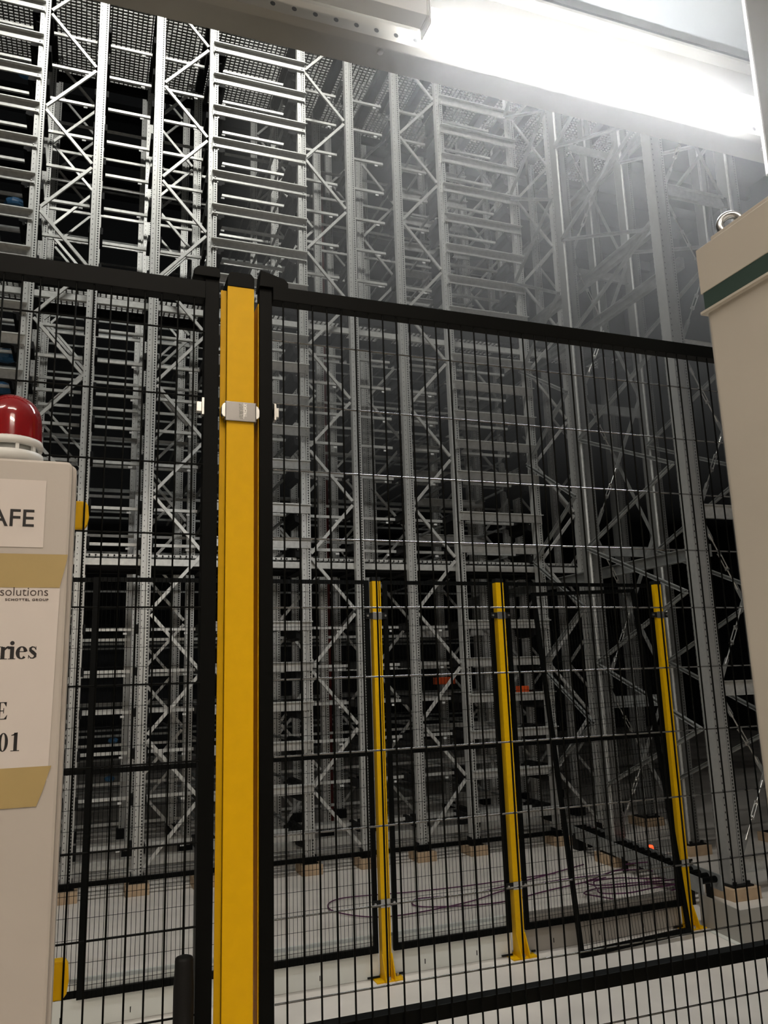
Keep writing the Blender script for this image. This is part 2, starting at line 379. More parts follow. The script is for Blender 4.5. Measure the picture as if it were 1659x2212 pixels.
def ring(cx, cz, rx, rz, a0, a1, thick, thin, n=20):
    out = []
    for i in range(n+1):
        a = math.radians(a0+(a1-a0)*i/n); h = thin+(thick-thin)*abs(math.cos(a))**1.5
        out.append((cx+rx*math.cos(a), cz+rz*math.sin(a), h/2))
    return out
def glyph(ch, x, z, H):
    """bold roman letter with serifs; x left edge, z baseline, H capital height"""
    m = MB(); S = lambda a, b_, c: (x+a*H, z+b_*H, c*H/2)
    bar_ = lambda x0, x1, z0, z1: m.prism([(x+x0*H, z+z0*H), (x+x1*H, z+z0*H), (x+x1*H, z+z1*H), (x+x0*H, z+z1*H)], YB-.0010, YB-.0007, 'y')
    if ch == 'r':
        bar_(.10, .30, .02, .66); bar_(.0, .42, 0, .035); bar_(.0, .20, .64, .68)
        stroke(m, [S(.28, .48, .05), S(.36, .60, .10), S(.44, .64, .13), S(.52, .60, .15), S(.53, .54, .12)])
    if ch == 'i':
        bar_(.08, .28, .02, .67); bar_(0, .36, 0, .035); bar_(0, .20, .645, .68)
        m.prism([(x+(.17+.115*math.cos(t_*.5236))*H, z+(.86+.115*math.sin(t_*.5236))*H) for t_ in range(12)], YB-.0010, YB-.0007, 'y')
    if ch == 'e':
        stroke(m, [(a, b_, c) for a, b_, c in ring(x+.28*H, z+.335*H, .20*H, .315*H, 10, 318, .20*H, .06*H)]); bar_(.15, .50, .37, .415)
    if ch == 's':
        stroke(m, [S(.40, .50, .04), S(.33, .62, .06), S(.21, .645, .07), S(.12, .57, .13), S(.13, .46, .16), S(.25, .35, .19), S(.37, .24, .17), S(.38, .12, .13), S(.28, .035, .07), S(.15, .04, .06), S(.05, .17, .04)])
        bar_(.385, .42, .47, .66); bar_(.03, .06, .02, .21)
    if ch == 'E':
        bar_(.10, .32, .02, .98); bar_(0, .66, 0, .045); bar_(0, .64, .955, 1); bar_(.3, .50, .475, .525); bar_(.47, .51, .35, .65)
        m.prism([(x+.5*H, z), (x+.70*H, z+.28*H), (x+.66*H, z)], YB-.001, YB-.0007, 'y'); m.prism([(x+.46*H, z+H), (x+.64*H, z+H), (x+.63*H, z+.72*H), (x+.6*H, z+.76*H)], YB-.001, YB-.0007, 'y')
    if ch == '0': stroke(m, ring(x+.25*H, z+.5*H, .17*H, .475*H, 0, 360, .16*H, .05*H, 28))
    if ch == '1':
        bar_(.20, .38, .02, .98); bar_(.06, .50, 0, .04); m.prism([(x+.06*H, z+.86*H), (x+.06*H, z+.83*H), (x+.2*H, z+.84*H), (x+.38*H, z+.98*H), (x+.36*H, z+H)], YB-.001, YB-.0007, 'y')
    return m
def word(nm, letters, z, H):
    m = MB()
    for ch, x in letters: g = glyph(ch, x, z, H); m.add(g.v, g.f)
    obj(nm, m, ink, s2)
word('notice_text', [('r', -.0922), ('i', -.0820), ('e', -.0740), ('s', -.0615)], 1.6335, .0212)
word('notice_text', [('E', -.0925)], 1.5665, .0190)
word('notice_text', [('0', -.0870), ('1', -.0750)], 1.5312, .0205)
def tp(x1, z0, z1, nm, d0, d1):
    obj(nm, MB().prism([(-.26, z0), (x1-d1, z0), (x1-d1*.55, z0+(z1-z0)*.4), (x1-d0, z0+(z1-z0)*.8), (x1, z1), (-.26, z1)], YB-.0012, YB-.0009, 'y'), tape, t, label='strip of tan tape over the notice edge')
tp(-.0235, 1.716, 1.756, 'tape_strip', .001, .0075)
tp(-.0300, 1.470, 1.513, 'tape_strip', .003, .014)
for z0, z1 in ((1.8405, 1.7985), (1.283, 1.236)):
    zt, zb = max(z0, z1), min(z0, z1); h = zt-zb
    obj('mounting_clip', MB().prism([(-.035, zb+.004), (-.008, zb+.004), (-.0035, zb+.010), (-.0015, zb+h*.5), (-.0030, zt-.006), (-.006, zt-.001), (-.010, zt), (-.035, zt)], YF+.004, YF+.020, 'y'), yellow, t, bevel=.002, label='yellow plastic clip')
# beacon
bx, by = -.0985, 1.075
t = thing('warning_beacon', (bx, by, ZT), 'red domed warning beacon standing on top of the grey control box', 'beacon')
prof = [(0, 1.966)]
for i in range(1, 9):
    a = math.radians(90-i*90/8); prof.append((.0345*math.cos(a), 1.930+.036*math.sin(a)))
prof += [(.0352, 1.915), (.0356, 1.905)]
obj('red_dome', MB().lathe(prof, bx, by, 90, .035), red_lens, t)
obj('lamp_core', MB().lathe([(0, 1.945), (.010, 1.943), (.014, 1.93), (.014, 1.905), (0, 1.905)], bx, by, 20), zinc, t)
obj('upper_collar', MB().lathe([(0, 1.904), (.0375, 1.9045), (.0388, 1.901), (.0388, 1.896), (.036, 1.895), (0, 1.895)], bx, by, 48), housing_m, t)
mbx = MB().lathe([(0, 1.895), (.0325, 1.895), (.0325, 1.886), (0, 1.886)], bx, by, 40)
obj('vent_ring', mbx, galv_dark, t)
mbx = MB()
for i in range(10):
    a = i*math.pi/5; c_, s_ = math.cos(a), math.sin(a)
    mbx.bar((bx+c_*.035, by+s_*.035, 1.885), (bx+c_*.035, by+s_*.035, 1.896), .004, .004, (c_, s_, 0))
obj('vent_rib', mbx, housing_m, t)
obj('lower_collar', MB().lathe([(0, 1.887), (.0392, 1.887), (.040, 1.882), (.0385, ZT+.001), (0, ZT+.001)], bx, by, 48), housing_m, t)
obj('foot_tab', MB().prism([(bx+.036, by-.008), (bx+.050, by-.004), (bx+.052, by+.006), (bx+.036, by+.008)], ZT+.001, ZT+.009), black_dull, t, bevel=.001)

# ------------------------------------------------------------------ machine cabinet at the right
XC = .962; t = thing('machine_cabinet', (1.2, .6, 0), 'tall beige grey machine cabinet with a lifting eye at the right edge', 'cabinet')
def plan(x0, y1, r, n=6, x1=1.9, y0=-.9):
    p = [(x1, y0), (x1, y1)]
    for i in range(n+1):
        a = math.radians(90+90*i/n); p.append((x0+r+r*math.cos(a), y1-r+r*math.sin(a)))
    p.append((x0, y0)); return p
obj('cabinet_body', MB().prism(plan(XC+.006, 1.001, .012), 0, 2.188), cabbeige, t)
obj('seal_band', MB().prism(plan(XC+.001, .996, .002), 2.188, 2.222), gasket, t)
obj('seal_lip', MB().prism(plan(XC-.003, 1.004, .003), 2.186, 2.190), cabbeige, t)
obj('roof_hood', MB().prism([(1.9, -.9), (1.9, 1.000), (XC, 1.000), (XC, -.9)], 2.222, 2.304), cabbeige, t, bevel=.0015)
obj('hood_step', MB().prism([(1.89, -.9), (1.89, .965), (XC+.002, .965), (XC+.002, -.9)], 2.304, 2.311), cabbeige, t, bevel=.001)
ey = obj('lifting_eye', MB().torus((1.012, .965, 2.344), .0172, .0068, (.75, -.66, 0), (0, 0, 1)), ring_mat, t)
obj('eye_shank', MB().tube((1.012, .965, 2.305), (1.012, .965, 2.324), .0075, 16).lathe([(0, 2.312), (.014, 2.312), (.014, 2.316), (.008, 2.322), (0, 2.322)], 1.012, .965, 20), ring_mat, ey)

# ------------------------------------------------------------------ middle fence
YM = 4.5
POSTS = [1.610, 2.432, 3.640]
plabel = ['slim yellow fence post, leftmost of the three beyond the near fence', 'slim yellow fence post, middle of the three beyond the near fence', 'slim yellow fence post, rightmost of the three beyond the near fence']
def slim_post():
    x = POSTS[0]
    t = thing('fence_post', (x, YM, 0), plabel[0], 'post', 'slim yellow posts of the middle fence')
    obj('post_body', MB().prism([(x-.027, YM-.02), (x+.012, YM-.02), (x+.012, YM-.016), (x-.012, YM-.016), (x-.012, YM+.03), (x-.027, YM+.03)], .006, 2.16), yellow, t)
    obj('rear_flange', MB().box(x+.019, x+.025, YM-.02, YM+.03, .006, 2.165), yellow, t)
    obj('web_plate', MB().box(x+.012, x+.019, YM+.015, YM+.028, .006, 2.15), black_dull, t)
    obj('foot_plate', MB().box(x-.075, x+.085, YM-.06, YM+.06, 0, .006), yellow, t)
    g = MB()
    for sx in (-.030, .024): g.add([(x+sx, YM-.02, .006), (x+sx, YM-.075, .006), (x+sx, YM-.02, .13), (x+sx+.006, YM-.02, .006), (x+sx+.006, YM-.075, .006), (x+sx+.006, YM-.02, .13)], [(0, 1, 2), (3, 5, 4), (0, 3, 4, 1), (1, 4, 5, 2), (2, 5, 3, 0)])
    obj('gusset', g, yellow, t)
    obj('foot_bolt', MB().tube((x, YM-.045, .006), (x, YM-.045, .022), .010, 6), zinc, t)
    obj('foot_bolt', MB().tube((x+.062, YM, .006), (x+.062, YM, .02), .010, 6), zinc, t)
    obj('post_cap', MB().box(x-.028, x+.026, YM-.021, YM+.031, 2.16, 2.185), black_dull, t, bevel=.003)
    for z in (1.955, .385):
        c = obj('clamp', MB().box(x-.029, x+.027, YM-.025, YM-.021, z-.022, z+.022), zinc, t, bevel=.001)
        for bx_ in (x-.062, x+.048): obj('clamp_bolt', MB().tube((bx_, YM-.03, z), (bx_, YM-.012, z), .007, 6), zinc, c)
        for w0, w1 in ((x-.072, x-.029), (x+.027, x+.058)): obj('clamp_wing', MB().box(w0, w1, YM-.022, YM-.016, z-.018, z+.018), black_dull, c)
    return t
def copy_tree(o, parent=None, loc=None, label=None, group=None):
    c = o.copy(); COL.objects.link(c)
    if parent is not None: c.parent = parent
    if loc is not None: c.location = loc
    if label: c['label'] = label
    if group: c['group'] = group
    for ch in list(o.children): copy_tree(ch, c)
    return c
p0 = slim_post()
for i in (1, 2): copy_tree(p0, None, (POSTS[i], YM, 0), plabel[i])
def mid_panel(x0, x1, label, z0=.135, z1=2.165, y=YM, mid=True, bx0=None):
    t = thing('mesh_fence', (x0, y, 0), label, 'fence', 'black mesh panels of the middle fence')
    f = .026
    for a in (x0, x1-f): obj('side_rail', MB().box(a, a+f, y-.01, y+.01, z0, z1), black, t)
    obj('top_rail', MB().box(x0+f, x1-f, y-.01, y+.01, z1-.022, z1), black, t)
    obj('bottom_rail', MB().box(x0+f, x1-f, y-.01, y+.01, z0, z0+.034), black, t)
    if mid: obj('middle_rail', MB().box(x0+f, x1-f, y-.009, y+.011, 1.165, 1.19), black, t)
    a = MB(); n = int((x1-x0-2*f)/.0216)
    for i in range(1, n+1): a.tube((x0+f+.0216*i, y-.0115, z0), (x0+f+.0216*i, y-.0115, z1), .0013, 4, cap=False)
    obj('vertical_wires', a, black, t)
    b_ = MB(); z = z0+.06
    while z < z1: b_.tube((x0+f, y-.0092, z), (x1-f, y-.0092, z), .0012, 4, cap=False); z += .1
    obj('horizontal_wires', b_, black, t)
    return t
mid_panel(-1.15, .058, 'mesh panel at the far left, half hidden behind the grey control box', y=YM+.03)
mid_panel(.030, 1.565, 'wide mesh panel left of the leftmost slim yellow post')
mid_panel(1.655, 2.385, 'narrow mesh panel between the left and middle slim yellow posts')
mid_panel(2.475, 3.595, 'mesh panel behind the leaning loose panel, right of the middle post')
# loose panel leaning
t = mid_panel(0, .785, 'loose black mesh panel leaning against the fence beside the right post', 0, 2.10, 0, True)
t['group'] = ''
del t['group']; t.name = 'leaning_panel'; t['category'] = 'mesh panel'
t.location = (2.722, 4.325, .0); t.rotation_euler = (math.radians(-3.6), math.radians(-2.2), 0)
# kick panels under the fence
def kick(x0, x1, label, m):
    t = thing('kick_panel', (x0, YM+.03, 0), label, 'panel', 'sheet steel kick panels under the middle fence')
    obj('sheet', MB().box(x0, x1, YM+.022, YM+.026, .002, .20), m, t)
    obj('fold', MB().box(x0, x1, YM+.0265, YM+.10, .196, .20), m, t)
    s = MB(); n = int((x1-x0)/.32)
    for i in range(n): s.box(x0+.2+i*.32, x0+.204+i*.32, YM+.019, YM+.0218, .035, .06)
    obj('slot', s, black_dull, t)
    obj('anchor_bar', MB().bar((x0+.0, YM+.012, .012), (x0+.07, YM+.012, .012), .008, .008).bar((x1-.07, YM+.012, .012), (x1, YM+.012, .012), .008, .008), black_dull, t)
kick(-1.2, 1.575, 'pale grey kick panel left of the leftmost slim yellow post', kick_m)
kick(1.645, 2.39, 'pale grey kick panel between the left and middle slim yellow posts', kick_m)
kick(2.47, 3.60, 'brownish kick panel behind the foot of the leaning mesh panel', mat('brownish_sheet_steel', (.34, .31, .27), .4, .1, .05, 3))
t = thing('side_kick_panel', (3.7, 4.3, 0), 'low grey corner sheet on the floor right of the rightmost slim yellow post', 'panel')
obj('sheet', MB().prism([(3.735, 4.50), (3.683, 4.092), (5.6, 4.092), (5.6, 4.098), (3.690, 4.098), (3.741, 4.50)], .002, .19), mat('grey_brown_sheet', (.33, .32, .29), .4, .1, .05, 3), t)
obj('floor_lip', MB().prism([(3.683, 4.092), (3.640, 4.06), (3.690, 4.40), (3.728, 4.42)], .001, .006), kick_m, t)

# ------------------------------------------------------------------ racking
LV = [7.80-.3565*k for k in range(8)]+[4.785, 4.493, 4.174, 3.869, 3.546, 3.131, 2.808]+[2.07, 1.715, 1.378, 1.048, .686, .314]
FX = [-.58, .46, 1.86, 2.90, 4.30]
WF = .515
ROWS = [7.03, 8.28, 9.53]
HT = 9.6
def upright_mb(x, y, z1, z0=.10):
    P = [(-.042, 0), (-.006, 0), (-.006, .018), (.006, .018), (.006, 0), (.042, 0), (.042, .060), (.030, .066), (-.030, .066), (-.042, .060)]
    return MB().prism([(x+a, y+b_) for a, b_ in P], z0, z1)
def make_frame(x0, y, phase, label):
    """upright frame: two punched uprights, zigzag braces, base plates"""
    t = thing('upright_frame', (x0, y, 0), label, 'rack frame', 'zigzag braced upright frames of the rack')
    for x in (x0, x0+WF):
        o = bpy.data.objects.new('upright', UPM); COL.objects.link(o); o.parent = t; o.location = (x-x0, 0, 0)
        q = bpy.data.objects.new('base_plate', BPM if y < 7.1 else BPM2); COL.objects.link(q); q.parent = t; q.location = (x-x0, 0, 0)
    nb = int((HT-.3)/.51)
    for k in range(nb):
        left_low = (k+phase) % 2 == 0
        o = bpy.data.objects.new('brace', BR0 if left_low else BR1); COL.objects.link(o); o.parent = t; o.location = (0, .03, .16+.51*k)
    return t
UPM = mesh_of(upright_mb(0, 0, HT), 'upright', galv_up)
mb = MB().box(-.062, .062, -.03, .10, .08, .088).tube((.0, -.018, .088), (.0, -.018, .108), .012, 6).box(-.05, -.044, -.01, .08, .088, .15).box(.044, .05, -.01, .08, .088, .15)
BPM = mesh_of(mb, 'base_plate', black_dull)
BPM2 = mesh_of(MB().box(-.062, .062, -.03, .10, 0, .10), 'base_plate', black_dull)
def brace_mesh(flip):
    a = (.052, 0, .020); b_ = (WF-.052, 0, .490)
    if flip: a, b_ = (WF-.052, 0, .020), (.052, 0, .490)
    m = MB().bar(a, b_, .026, .003)
    A = Vector(a); B = Vector(b_); d = (B-A).normalized(); c = d.cross(Vector((0, 1, 0)))
    for s_ in (-1, 1): m.bar(A+c*(.0125*s_)+Vector((0, .010, 0)), B+c*(.0125*s_)+Vector((0, .010, 0)), .003, .018)
    return mesh_of(m, 'brace', galv)
BR0, BR1 = brace_mesh(False), brace_mesh(True)
# phase: node heights measured in the photo (left nodes at 1.17+1.02k for frames 1 and 3, right nodes for 0, 2, 4)
fl = ['at the far left', 'just left of the yellow gate post', 'in the photo centre', 'right of centre', 'beside the heavy side columns']
rw = ['front row', 'second row', 'third row', 'fourth row']
for r, y in enumerate(ROWS):
    for i, x in enumerate(FX):
        ph = (0 if i in (0, 2, 4) else 1)
        make_frame(x, y, (ph+1+r) % 2, 'zigzag braced upright frame %s, %s of the rack' % (fl[i], rw[r]))
    if r: make_frame(5.34, y, r % 2, 'zigzag braced upright frame behind the heavy side columns, %s of the rack' % rw[r])
# beams
BAYS = [(-1.46, -.58), (.965, 1.895), (3.405, 4.335)]
bl = ['leftmost bay at the photo edge', 'bay behind the yellow gate post', 'bay right of centre']
def beam_mesh(w, flange=True):
    m = MB().box(0, w, -.020, -.004, -.040, .040)
    if flange: m.box(0, w, -.062, -.020, .036, .040).box(0, w, -.062, -.059, .030, .036)
    m.box(0, .006, -.022, -.0, -.055, .06).box(w-.006, w, -.022, -.0, -.055, .06)
    for x in (.03, w-.03):
        for z in (.018, -.018): m.tube((x, -.027, z), (x, -.020, z), .006, 6)
    return mesh_of(m, 'shelf_beam', galv)
BM = [beam_mesh(b_-a) for a, b_ in BAYS]
for r, y in enumerate(ROWS):
    for bi, (a, b_) in enumerate(BAYS):
        if r > 1 or (r == 1 and bi != 2): continue      # the deeper bays are dark, only their crossbars show
        for k, z in enumerate(LV):
            o = bpy.data.objects.new('shelf_beam', BM[bi]); COL.objects.link(o); o.location = (a, y, z)
            tag(o, 'galvanised beam, %s from top, %s of the %s' % (ORD[k] if k < 20 else 'lowest', rw[r], bl[bi]) if 0 < k < 20 else 'galvanised beam, %s in the %s of the %s' % (ORD[k], rw[r], bl[bi]), 'beam', 'shelf beams of the rack')
# crossbars with black end brackets and a white tag
IV = [(-1.42, -.62, 'leftmost bay'), (-.53, -.11, 'far left frame'), (-.01, .41, 'gap left of the gate post'), (.51, .925, 'frame left of the gate post'), (1.02, 1.815, 'bay behind the gate post'), (1.905, 2.33, 'centre frame'), (2.425, 2.855, 'gap right of centre'), (2.945, 3.37, 'frame right of centre'), (3.46, 4.255, 'bay right of centre')]
def crossbar(x0, x1, y, z, wide, label, grp):
    t = thing('load_crossbar', (x0, y, z), label, 'crossbar', grp)
    e = .055 if wide else .012
    obj('rod', MB().box(x0+e, x1-e, y-.012, y+.012, z-.013, z+.013), galv, t)
    pts = [(x0-.015, z+.05), (x0+.03, z+.05), (x0+.05, z+.018), (x0+.075, z+.018), (x0+.08, z-.02), (x0+.05, z-.03), (x0+.04, z-.10), (x0-.015, z-.12)]
    if wide:
        obj('end_bracket', MB().prism(pts, 7.098, y+.16, 'y'), black_dull, t)
        obj('end_bracket', MB().prism([(x0+x1-a, b_) for a, b_ in pts][::-1], 7.098, y+.16, 'y'), black_dull, t)
        for bx_, bz_ in ((x0+.01, z-.01), (x1-.02, z-.04)): obj('bolt', MB().tube((bx_, 7.09, bz_), (bx_, 7.098, bz_), .006, 6), zinc, t)
    else:
        obj('end_bracket', MB().box(x0-.03, x0+.012, 7.098, y+.05, z-.035, z+.03), black_dull, t)
        obj('end_bracket', MB().box(x1-.012, x1+.02, 7.098, y+.05, z-.035, z+.03), black_dull, t)
    tx = x0+.075 if wide else x1-.11
    obj('label_tag', MB().box(tx, tx+.035, y-.016, y-.0125, z-.045, z-.028), white_m, t)
    return t
protos = []
for k, z in enumerate(LV):
    for i, (a, b_, nm) in enumerate(IV):
        lab = 'bright crossbar in the %s, %s' % (nm, ORD[k]+' from top' if 0 < k < 20 else ORD[k]+' of its column')
        if k == 0: protos.append(crossbar(a, b_, 7.32, z, b_-a > .6, lab, 'crossbars just behind the rack front'))
        else: copy_tree(protos[i], None, (a, 7.32, z), lab)
for i, (a, b_, nm) in enumerate(IV):
    if i == 0: continue
    me = None
    for k, z in enumerate(LV):
        if len([1]) and k < 0: continue
        if me is None: me = mesh_of(MB().box(a-.04-a, b_+.04-a, -.010, .010, -.014, .014), 'rear_crossbar', galv)
        if i*21+k > 8*21+100: break
        o = bpy.data.objects.new('rear_crossbar', me); COL.objects.link(o); o.location = (a, 8.62, z-.02)
        tag(o, 'dim crossbar deep behind the %s, %s' % (nm, ORD[k]+' from top' if 0 < k < 20 else ORD[k]+' of its column'), 'crossbar', 'crossbars deep in the rack')
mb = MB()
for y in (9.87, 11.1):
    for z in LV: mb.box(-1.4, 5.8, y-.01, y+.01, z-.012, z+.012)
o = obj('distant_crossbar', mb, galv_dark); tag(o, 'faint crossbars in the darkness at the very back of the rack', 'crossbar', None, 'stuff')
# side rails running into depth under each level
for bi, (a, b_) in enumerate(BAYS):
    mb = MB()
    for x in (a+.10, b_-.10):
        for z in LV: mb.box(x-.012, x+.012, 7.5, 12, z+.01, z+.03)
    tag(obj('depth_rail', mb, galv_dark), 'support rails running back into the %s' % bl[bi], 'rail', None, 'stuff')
# back sheets: dark bins in the rear of the bays (stored black trays)
# maintenance walkways of open grating
def grating(z, y0, y1, x0, x1, label, ybeam=True):
    t = thing('walkway_grating', (x0, y0, z), label, 'grating', 'open steel gratings of the maintenance walkways')
    m = MB(); y = y0
    while y < y1: m.box(x0, x1, y, y+.006, z, z+.022); y += .042
    obj('bearing_bars', m, galv, t)
    m = MB(); x = x0
    while x < x1: m.box(x, x+.012, y0, y1, z-.004, z+.018); x += .05
    obj('cross_bars', m, galv_coldark, t)
    m = MB()
    for fx in FX+[5.34]:
        for x in (fx-.04, fx+WF-.04):
            if x0 <= x <= x1: m.box(x, x+.09, y0, y1, z-.10, z-.001)
    for y in (y0+.06, y1-.06):
        m.box(x0, x1, y, y+.05, z-.09, z-.002)
    obj('joist', m, black_dull, t)
    return t
grating(8.36, 7.12, 8.6, -1.6, 6.6, 'grating of the topmost walkway just under the overhead girder')
grating(5.20, 7.12, 7.80, -1.6, 6.0, 'grating of the walkway level with the near fence top')
grating(2.68, 7.16, 7.65, -1.6, 4.9, 'grating of the low walkway just above the slim yellow post tops')
# walkway fascia channels on the front
for z, lab in ((4.99, 'galvanised edge channel of the walkway at near fence height'), (2.63, 'galvanised edge channel of the low walkway above the slim posts')):
    m = MB().box(-1.6, 4.9, 7.115, 7.12, z-.03, z+.03).box(-1.6, 4.9, 7.12, 7.15, z-.03, z-.026).box(-1.6, 4.9, 7.115, 7.15, z+.026, z+.03)
    tag(obj('edge_channel', m, galv, None, (0, 7.1, z)), lab, 'channel')
# blocks under the uprights
def wblock(x, y, lab, sx=.09, sy=.1):
    tag(obj('timber_block', MB().box(x-sx, x+sx, y-sy+.02, y+sy+.05, 0, .08), wood, None, (x, y, 0), bevel=.004), lab, 'block', 'pale timber blocks under the rack uprights')
nb = ['far left', 'second', 'third', 'fourth', 'fifth', 'sixth', 'seventh', 'eighth', 'ninth', 'tenth']
k = 0
for x in FX:
    for dx in (0, WF): wblock(x+dx, 7.03, 'pale timber block under the %s front upright counted from the left' % nb[k]); k += 1
# base rails of the rack, near the floor
tag(obj('floor_rail', MB().box(-1.5, 4.3, 6.99, 7.02, .10, .135), black, None, (0, 7, .1)), 'black rail along the foot of the rack', 'rail')
for z, yy in ((.20, 7.20), (.16, 7.5), (.22, 7.9)):
    tag(obj('guide_rail', MB().box(-1.5, 4.3, yy, yy+.03, z-.03, z+.03), galv, None, (0, yy, z)), {.20: 'galvanised guide rail low at the rack foot, nearest of three', .16: 'galvanised guide rail low at the rack foot, middle of three', .22: 'galvanised guide rail low at the rack foot, farthest of three'}[z], 'rail')

# ------------------------------------------------------------------ heavy side racking
HC = 9.0
def heavy_column(x, y, lab):
    t = thing('side_column', (x, y, 0), lab, 'column', 'heavy galvanised side columns')
    P = [(-.062, 0), (.030, 0), (.030, .03), (.036, .03), (.036, 0), (.062, 0), (.062, .10), (.045, .13), (-.045, .13), (-.062, .10)]
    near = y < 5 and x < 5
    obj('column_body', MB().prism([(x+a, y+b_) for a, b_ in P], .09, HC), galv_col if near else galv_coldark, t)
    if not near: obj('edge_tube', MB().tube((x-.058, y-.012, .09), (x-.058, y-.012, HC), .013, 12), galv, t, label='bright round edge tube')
    obj('base_plate', MB().box(x-.09, x+.09, y-.05, y+.16, .08, .092).tube((x-.06, y-.03, .092), (x-.06, y-.03, .115), .014, 6).tube((x+.06, y-.03, .092), (x+.06, y-.03, .115), .014, 6), black_dull, t)
    return t
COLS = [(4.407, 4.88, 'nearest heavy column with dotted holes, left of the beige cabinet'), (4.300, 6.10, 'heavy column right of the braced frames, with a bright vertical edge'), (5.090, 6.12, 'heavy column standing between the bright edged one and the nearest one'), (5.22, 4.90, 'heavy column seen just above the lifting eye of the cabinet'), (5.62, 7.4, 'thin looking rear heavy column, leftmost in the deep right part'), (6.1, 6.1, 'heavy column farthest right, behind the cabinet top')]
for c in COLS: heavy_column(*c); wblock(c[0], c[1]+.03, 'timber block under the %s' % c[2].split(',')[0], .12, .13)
def c_bar(m, a, b_, w=.035, ref=(1, 0, 0)):
    m.bar(a, b_, w, .004, ref)
    A = Vector(a); B = Vector(b_); d = (B-A).normalized(); c = d.cross(Vector(ref)).normalized()
    off = Vector(ref)*.012
    for s_ in (-1, 1): m.bar(A+c*(w/2*s_)+off, B+c*(w/2*s_)+off, .004, .024, ref)
    return m
for fi, (xa, ya, xb, yb, lab) in enumerate(((4.33, 4.99, 4.232, 6.10, 'zigzag side brace run between the nearest and the bright edged column'), (5.145, 5.01, 5.015, 6.12, 'zigzag side brace run right of the nearest heavy column'), (4.232, 6.22, 4.232, 7.03, 'zigzag side brace run left of the bright edged column'))):
    t = thing('side_bracing', (xb, yb, 0), lab, 'bracing', 'zigzag side bracing')
    for k in range(17):
        z = .64+.51*k
        if z+.51 > HC: break
        a, b_ = ((xb, yb, z), (xa, ya, z+.51)) if k % 2 == 0 else ((xa, ya, z), (xb, yb, z+.51))
        obj('brace', c_bar(MB(), a, b_, .026, (-1, 0, 0)), galv_dark, t)
# X bracing with turnbuckles
NZ = [.20, 1.44, 2.80, 4.18, 5.60, 7.0]
def x_brace(x0, x1, y, z0, z1, lab):
    t = thing('cross_brace', (x0, y, z0), lab, 'cross brace', 'cross braces with turnbuckles')
    for a, b_ in (((x0, y, z0), (x1, y, z1)), ((x0, y+.02, z1), (x1, y+.02, z0))):
        A, B = Vector(a), Vector(b_)
        P = lambda s_: A+(B-A)*s_
        up = B.z > A.z
        segs = [(0, .16, 'strap'), (.16, .24, 'rod'), (.24, .34, 'tb'), (.34, .42, 'rod'), (.42, 1, 'strap')]
        m = MB()
        for s0, s1, k in segs:
            if k == 'strap': m.bar(P(s0), P(s1), .035, .005)
        obj('strap', m, galv_dark, t)
        m = MB().tube(P(.14), P(.26), .006, 8).tube(P(.32), P(.44), .006, 8)
        m.tube(P(.13), P(.17), .011, 8).tube(P(.41), P(.45), .011, 8)
        obj('threaded_rod', m, zinc, t)
        d = (B-A).normalized(); c = d.cross(Vector((0, 1, 0))); m = MB()
        for s_ in (-1, 1): m.tube(P(.245)+c*.013*s_, P(.335)+c*.013*s_, .0045, 8)
        for q in (.245, .335): m.bar(P(q)-c*.016, P(q)+c*.016, .018, .014, d)
        obj('turnbuckle', m, zinc, t)
    for (x, z) in ((x0, z0), (x1, z0)): obj('gusset_plate', MB().box(x-.03, x+.05, y-.004, y-.001, z-.05, z+.05), galv_dark, t)
an = ['lowest', 'second lowest', 'middle', 'second highest', 'highest']
for i in range(5):
    x_brace(4.47, 5.16, 4.93, NZ[i], NZ[i+1], '%s turnbuckle cross brace right of the nearest heavy column' % an[i])
    x_brace(4.37, 5.03, 6.17, NZ[i]+.05, NZ[i+1]+.05, '%s turnbuckle cross brace right of the bright edged column' % an[i])
sn = ['lowest', 'second', 'third', 'fourth', 'fifth', 'sixth']
for i, z in enumerate(NZ):
    m = MB().box(4.47, 5.16, 4.95, 4.955, z-.055, z+.055).box(4.47, 5.16, 4.915, 4.955, z-.055, z-.051).box(4.47, 5.16, 4.915, 4.955, z+.051, z+.055)
    tag(obj('tie_beam', m, galv, None, (4.47, 4.95, z)), 'tie beam right of the nearest heavy column, %s from the floor' % sn[i], 'beam', 'tie beams of the side racking')
    z += -.12
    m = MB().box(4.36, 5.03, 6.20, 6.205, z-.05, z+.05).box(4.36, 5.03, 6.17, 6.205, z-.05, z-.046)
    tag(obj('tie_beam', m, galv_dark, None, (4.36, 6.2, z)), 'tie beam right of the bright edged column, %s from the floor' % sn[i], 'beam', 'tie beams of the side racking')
for x, z, h, lab in ((4.52, 5.36, .11, 'thick dark bearer crossing diagonally above the near fence, upper one'), (4.66, 4.98, .10, 'thick dark bearer crossing diagonally above the near fence, lower one'), (4.6, 2.50, .10, 'dark bearer running back just above the rightmost slim post top'), (5.4, 7.2, .12, 'dark bearer running back high beside the lamp glare')):
    m = MB().box(x, x+.006, 4.99, 9.5, z-h/2, z+h/2).box(x-.045, x, 4.99, 9.5, z-h/2, z-h/2+.006).box(x-.045, x, 4.99, 9.5, z+h/2-.006, z+h/2)
    tag(obj('walkway_bearer', m, galv_dark, None, (x, 5, z)), lab, 'beam')
